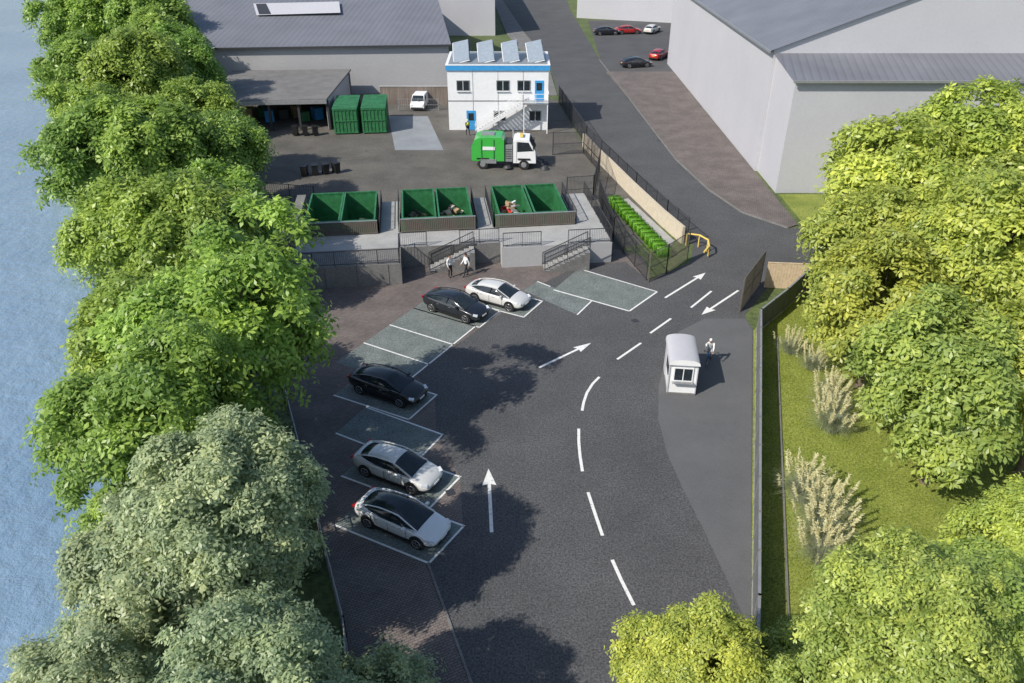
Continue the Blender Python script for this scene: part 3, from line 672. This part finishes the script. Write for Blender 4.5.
car(cw,-4.85,25.6,-29,.93); car(cs,-5.5,29.05,-28,.94); car(cb,-6.9,36.0,-28,.96); car(cn,-3.7,45.4,-33,.97); car(cs,-.95,46.9,-30,.95)
for me,x,y,dg in ((cn,17.0,149,8),(cr_,21,150,8),(cs,25.5,151,60),(cn,18.6,121.8,15),(cr_,23.0,128,60)): car(me,x,y,dg,1,.02)
# ------------------------------------------------------------------ sweeper truck
def truck(loc,rz):
    s=MB()
    s.box((-.2,0,.62),(5.6,.9,.22),'dark')
    pr=[(-2.9,.75),(-2.9,1.9),(-2.6,2.65),(-2.1,2.85),(-.25,2.85),(0,2.6),(0,.75)]
    n=len(pr); vs=[(x,-1.12,z) for x,z in pr]+[(x,1.12,z) for x,z in pr]
    s.add(vs,[(i,(i+1)%n,n+(i+1)%n,n+i) for i in range(n)]+[tuple(range(n))[::-1],tuple(range(n,2*n))],'green2')
    for x in (-2.0,-.9):
        for sy in (-1,1): s.box((x,sy*1.14,1.75),(.08,.05,1.9),'green')
    s.box((-1.5,0,2.9),(1.2,.9,.12),'grey'); s.box((-1.35,-1.15,1.9),(1.1,.03,.3),'white'); s.box((-2.95,0,1.4),(.06,1.6,.9),'green'); s.box((-1.4,-1.1,.75),(1.4,.12,.4),'grey')
    s.box((.38,0,1.45),(.7,2.0,1.5),'grey'); s.box((.38,0,2.28),(.6,1.7,.16),'dark')
    for i in range(5): s.box((.38,-1.01,1.0+i*.2),(.55,.03,.06),'dark')
    pr=[(.8,.6),(.8,2.6),(1.1,2.72),(2.2,2.66),(2.75,1.65),(2.82,.6)]; n=len(pr); vs=[(x,-1.08,z) for x,z in pr]+[(x,1.08,z) for x,z in pr]
    s.add(vs,[(i,(i+1)%n,n+(i+1)%n,n+i) for i in range(n)]+[tuple(range(n))[::-1],tuple(range(n,2*n))],'white')
    s.add([(2.26,-.95,2.60),(2.26,.95,2.60),(2.76,.95,1.70),(2.76,-.95,1.70)],[(0,3,2,1)],'glass')
    for sy in (-1,1):
        s.add([(1.15,sy*1.085,2.5),(2.15,sy*1.085,2.45),(2.55,sy*1.085,1.7),(1.15,sy*1.085,1.6)],[(0,1,2,3)],'glass'); s.beam((1.1,sy*1.09,.7),(1.1,sy*1.09,2.5),.02,.02,'dark')
        s.beam((2.4,sy*1.1,2.3),(2.55,sy*1.35,2.2),.03,.03,'dark'); s.box((2.57,sy*1.36,2.0),(.08,.18,.4),'black'); s.box((2.8,sy*.8,.95),(.06,.3,.16),'lampw')
        for x in (1.75,-1.9): s.tube((x,sy*.8,.45),(x,sy*1.13,.45),.45,.45,'rubber',24); s.tube((x,sy*1.12,.45),(x,sy*1.15,.45),.25,.22,'grey',18); s.box((x,sy*1.1,.98),(1.1,.12,.12),'black')
    s.box((2.84,0,.6),(.1,2.0,.22),'dark'); s.box((1.5,0,2.82),(.3,.9,.12),'orange'); s.tube((.7,.6,1),(.7,.6,3.1),.07,.07,'galv')
    s.tube((.3,-1.0,.18),(.3,-1.0,.35),.4,.25,'dark',16)
    s.beam((2.8,-.4,.7),(3.5,-.7,.35),.12,.12,'dark'); s.beam((2.8,.4,.7),(3.5,.7,.35),.12,.12,'dark')
    for sy in (-1,1): s.tube((3.6,sy*.8,.03),(3.6,sy*.8,.3),.45,.2,'dark',16)
    o=s.obj('sweeper_truck',loc,rz,.03); o.scale=(1.1,1.1,1.1)
truck((-.7,75.6,.01),R(-3))
def van(loc,rz):
    s=MB(); pr=[(-2.3,.4),(-2.35,1.2),(-2.2,1.95),(1.0,2.0),(1.7,1.25),(2.4,1.0),(2.5,.4)]; n=len(pr); vs=[(x,-.92+.12*(z>1.5),z) for x,z in pr]+[(x,.92-.12*(z>1.5),z) for x,z in pr]
    s.add(vs,[(i,(i+1)%n,n+(i+1)%n,n+i) for i in range(n)]+[tuple(range(n))[::-1],tuple(range(n,2*n))],'white')
    s.add([(1.06,-.72,1.94),(1.06,.72,1.94),(1.68,.85,1.3),(1.68,-.85,1.3)],[(0,3,2,1)],'glass')
    for sy in (-1,1):
        s.add([(.2,sy*.88,1.8),(1.0,sy*.88,1.8),(1.5,sy*.93,1.25),(.2,sy*.93,1.25)],[(0,1,2,3)],'glass')
        s.box((2.46,sy*.7,.85),(.06,.26,.16),'lampw')
        for x in (-1.5,1.6): s.tube((x,sy*.7,.33),(x,sy*.95,.33),.33,.33,'rubber',20); s.tube((x,sy*.94,.33),(x,sy*.97,.33),.2,.18,'alloy',16)
    s.box((2.5,0,.5),(.08,1.7,.2),'dark'); o=s.obj('white_van',loc,rz,.04); o.scale=(.85,.9,.85)
van((-11.4,98.2,.01),R(-95))
# ------------------------------------------------------------------ kiosk with rounded roof
s=MB(); wd,dp,hh=1.5,2.5,1.95
s.box((0,0,hh/2+.05),(wd,dp,hh),'white'); s.box((0,0,.06),(wd+.1,dp+.1,.12),'dkconc')
nseg=10; prof=[]
for i in range(nseg+1):
    t=math.pi*i/nseg; prof.append((-(wd/2+.1)*math.cos(t),hh+.05+.36*abs(math.sin(t))**.6))
y0_,y1_=-dp/2-.18,dp/2+.18
vs=[(x,y0_,z) for x,z in prof]+[(x,y1_,z) for x,z in prof]; n=nseg+1
s.add(vs,[(i,i+1,n+i+1,n+i) for i in range(nseg)],'wallgrey',True); s.add(vs,[tuple(range(n))[::-1],tuple(range(n,2*n)),(0,n,2*n-1,n-1)],'white')
s.box((0,-dp/2-.03,1.35),(1.1,.06,.9),'white'); s.box((0,-dp/2-.065,1.35),(.95,.02,.75),'glass'); s.box((0,-dp/2-.08,1.35),(.05,.02,.75),'white'); s.box((0,-dp/2-.16,.88),(1.15,.28,.04),'galv')
for sx in (-1,1):
    s.box((sx*(wd/2+.02),-.3,1.35),(.04,1.1,.75),'glass')
    for sy in (-1,1): s.box((sx*(wd/2+.01),sy*(dp/2+.01),hh/2),(.07,.07,hh),'wallgrey')
s.box((-wd/2-.03,.8,1.0),(.05,.6,1.85),'wallgrey')
s.obj('gatehouse_kiosk',(9.55,37.1,.014),R(-6),.015)
# ------------------------------------------------------------------ people
def person(name,loc,rz,pose='stand',top='cl_white',leg='cl_dark',hair='hair',helmet=None,vest=None,bag=False,parent_extra=None):
    J={}; 
    if pose=='cycle':
        J=dict(pel=(0,0,.98),sp=(.12,0,1.2),ch=(.27,0,1.4),nk=(.34,0,1.5),hd=(.42,0,1.64),ht=(.44,0,1.74))
        for s,k in ((1,'l'),(-1,'r')):
            J['sh'+k]=(.27,s*.19,1.41);J['el'+k]=(.42,s*.24,1.17);J['wr'+k]=(.55,s*.24,1.06)
            J['hp'+k]=(0,s*.1,.92)
        J['knl']=(.36,.11,.78);J['anl']=(.2,.11,.42);J['tol']=(.36,.11,.36)
        J['knr']=(.22,-.11,.55);J['anr']=(.02,-.11,.14);J['tor']=(.2,-.11,.08)
    else:
        st=.16 if pose=='walk' else 0.02
        J=dict(pel=(0,0,.95),sp=(0,0,1.15),ch=(0,0,1.36),nk=(0,0,1.50),hd=(.02,0,1.64),ht=(.02,0,1.74))
        for s,k in ((1,'l'),(-1,'r')):
            J['sh'+k]=(0,s*.19,1.42);J['el'+k]=(-.03-s*st*.6,s*.26,1.14);J['wr'+k]=(.08-s*st*1.2,s*.26,.9)
            J['hp'+k]=(0,s*.1,.9);J['kn'+k]=(s*st*.8+.03,s*.11,.49);J['an'+k]=(s*st*1.3,s*.11,.09);J['to'+k]=(s*st*1.3+.17,s*.13,.04)
    rad=dict(pel=.15,sp=.135,ch=.16,nk=.06,hd=.095,ht=.06,sh=.075,el=.048,wr=.033,hp=.1,kn=.062,an=.042,to=.04)
    E=[('pel','sp'),('sp','ch'),('ch','nk'),('nk','hd'),('hd','ht')]
    reg={('pel','sp'):top,('sp','ch'):top,('ch','nk'):top,('nk','hd'):'skin',('hd','ht'):'skin'}
    for k in 'lr':
        for a,b,m_ in (('ch','sh'+k,top),('sh'+k,'el'+k,top),('el'+k,'wr'+k,top),('pel','hp'+k,leg),('hp'+k,'kn'+k,leg),('kn'+k,'an'+k,leg),('an'+k,'to'+k,'black')):
            E.append((a,b)); reg[(a,b)]=m_
    fing=[]
    for k,s in (('l',1),('r',-1)):
        w=Vector(J['wr'+k]); d=(w-Vector(J['el'+k])).normalized(); side=Vector((1,0,0)) if pose!='cycle' else Vector((0,1,0)); side=(side-d*side.dot(d)).normalized()
        J['pa'+k]=tuple(w+d*.07); rad['pa']=.03; E.append(('wr'+k,'pa'+k)); reg[('wr'+k,'pa'+k)]='skin'
        for fi,(o,l) in enumerate(((-.028,.065),(-.009,.08),(.010,.075),(.028,.06))):
            fing.append((tuple(w+d*.08+side*o),tuple(w+d*.1+side*o),tuple(w+d*(.1+l)+side*o+Vector((0,-s*.02,-.01)))))
        fing.append((tuple(w+d*.04),tuple(w+d*.07+side*.045),tuple(w+d*.11+side*.055)))
    names=list(J); me=bpy.data.meshes.new('sk'); me.from_pydata([J[n] for n in names],[(names.index(a),names.index(b)) for a,b in E],[])
    o=bpy.data.objects.new('sk',me); scene.collection.objects.link(o); md=o.modifiers.new('s','SKIN'); sv=me.skin_vertices[0].data
    for i,n in enumerate(names):
        key=n if n in rad else n[:2]; r=rad[key]; sv[i].radius=(r,r*1.0) ; sv[i].use_root=(n=='pel')
    for n in ('pel','sp','ch'): sv[names.index(n)].radius=(rad[n]*1.05,rad[n]*.78)
    ss=o.modifiers.new('u','SUBSURF'); ss.levels=1; ss.render_levels=1
    dg=bpy.context.evaluated_depsgraph_get(); bm_=bpy.data.meshes.new_from_object(o.evaluated_get(dg)); bpy.data.objects.remove(o)
    segs=[(Vector(J[a]),Vector(J[b]),reg[(a,b)]) for a,b in E]
    out=MB(); out.v=[tuple(v.co) for v in bm_.vertices]
    for p in bm_.polygons:
        c=p.center; best=None
        for a,b,mm in segs:
            t=max(0,min(1,(c-a).dot(b-a)/((b-a).length_squared+1e-9))); dd=(c-(a+(b-a)*t)).length
            if best is None or dd<best[0]: best=(dd,mm)
        out.f.append(tuple(p.vertices)); out.m.append(out.mi(best[1])); out.sm.append(True)
    for a,b,c in fing: out.tube(a,b,.010,.009,'skin',6); out.tube(b,c,.009,.006,'skin',6)
    h=Vector(J['hd']); out.ell(h+Vector((0,0,.015)),(.098,.078,.125),'skin',14,10)
    for sy in (-1,1): out.ell(h+Vector((.085,sy*.032,.02)),(.012,.014,.009),'black',6,4); out.ell(h+Vector((0,sy*.08,.005)),(.02,.012,.032),'skin',6,4)
    out.ell(h+Vector((.1,0,-.01)),(.018,.013,.022),'skin',6,4); out.ell(h+Vector((.09,0,-.052)),(.01,.025,.007),'red',6,4)
    hm_=helmet or hair
    out.ell(h+Vector((-.018,0,.055)),(.108,.09,.098),hm_,14,8)
    if vest:
        c=Vector(J['ch']); out.ell(c+Vector((0,0,-.08)),(.145,.2,.23),vest,14,10)
    if bag: out.ell(Vector(J['ch'])+Vector((-.2,0,-.1)),(.09,.14,.22),'cl_dark',12,8)
    if parent_extra: parent_extra(out)
    return out.obj(name,loc,rz)
def bicycle(o):
    for x in (-.42,.62):
        o.torus((x,0,.34),(0,1,0),.32,.018,'rubber',28,6); o.torus((x,0,.34),(0,1,0),.295,.008,'alloy',28,5)
        for k in range(10):
            t=k*math.pi/5; o.beam((x,0,.34),(x+.3*math.cos(t),0,.34+.3*math.sin(t)),.004,.004,'alloy')
    bb=(.05,0,.3); seat=(-.1,0,.86); hd=(.5,0,.85)
    for a,b in ((bb,seat),(bb,hd),((-.08,0,.8),(.49,0,.83)),(bb,(-.42,0,.34)),((-.08,0,.78),(-.42,0,.34)),(hd,(.62,0,.34)),(hd,(.49,0,1.0))): o.tube(a,b,.018,.018,'blue',8)
    o.tube((.62,-.27,1.0),(.62,.27,1.0),.014,.014,'black'); o.tube((.49,0,1.0),(.62,0,1.0),.014,.014,'black'); o.ell((-.1,0,.89),(.14,.07,.03),'black')
    o.beam((.05,.08,.3),(.17,.1,.37),.02,.02,'black'); o.beam((.05,-.08,.3),(.0,-.1,.16),.02,.02,'black'); o.torus((.05,-.04,.3),(0,1,0),.09,.008,'dark',18,5)
person('cyclist',(11.75,39.3,.016),R(-115),'cycle','cl_white','cl_grey',helmet='white',parent_extra=bicycle)
person('pedestrian',(-4.45,50.6,.006),R(-40),'stand','cl_white','cl_dark')
person('pedestrian',(-3.3,50.8,.006),R(-150),'walk','cl_white','cl_dark',bag=True)
person('site_worker',(-4.9,86.0,.01),R(-60),'walk','cl_dark','cl_dark',helmet='yellow',vest='yellow')

# ------------------------------------------------------------------ camera, light
cam=bpy.data.cameras.new('Camera'); co=bpy.data.objects.new('Camera',cam); scene.collection.objects.link(co); scene.camera=co
co.location=(0,0,25); co.rotation_euler=(R(59),0,0); cam.sensor_width=36; cam.lens=36*780/1024; cam.clip_end=4000; cam.clip_start=.1
el=41; S=Vector((-.80*math.cos(R(el)),-.60*math.cos(R(el)),math.sin(R(el)))).normalized()
sd=bpy.data.lights.new('sun','SUN'); sd.energy=5.0; sd.angle=R(.5); sd.color=(1,.94,.84); so=bpy.data.objects.new('sun',sd); scene.collection.objects.link(so); so.rotation_euler=S.to_track_quat('Z','Y').to_euler(); so.location=(0,0,60)
w=bpy.data.worlds.new('World'); scene.world=w; w.use_nodes=True; nt=w.node_tree; bg=nt.nodes['Background']; sk_=nt.nodes.new('ShaderNodeTexSky'); sk_.sky_type='NISHITA'; sk_.sun_disc=False
sk_.sun_elevation=R(el); sk_.sun_rotation=math.atan2(S.x,S.y); nt.links.new(sk_.outputs[0],bg.inputs[0]); bg.inputs[1].default_value=.15
scene.view_settings.view_transform='Standard'; scene.view_settings.look='None'; scene.view_settings.exposure=0
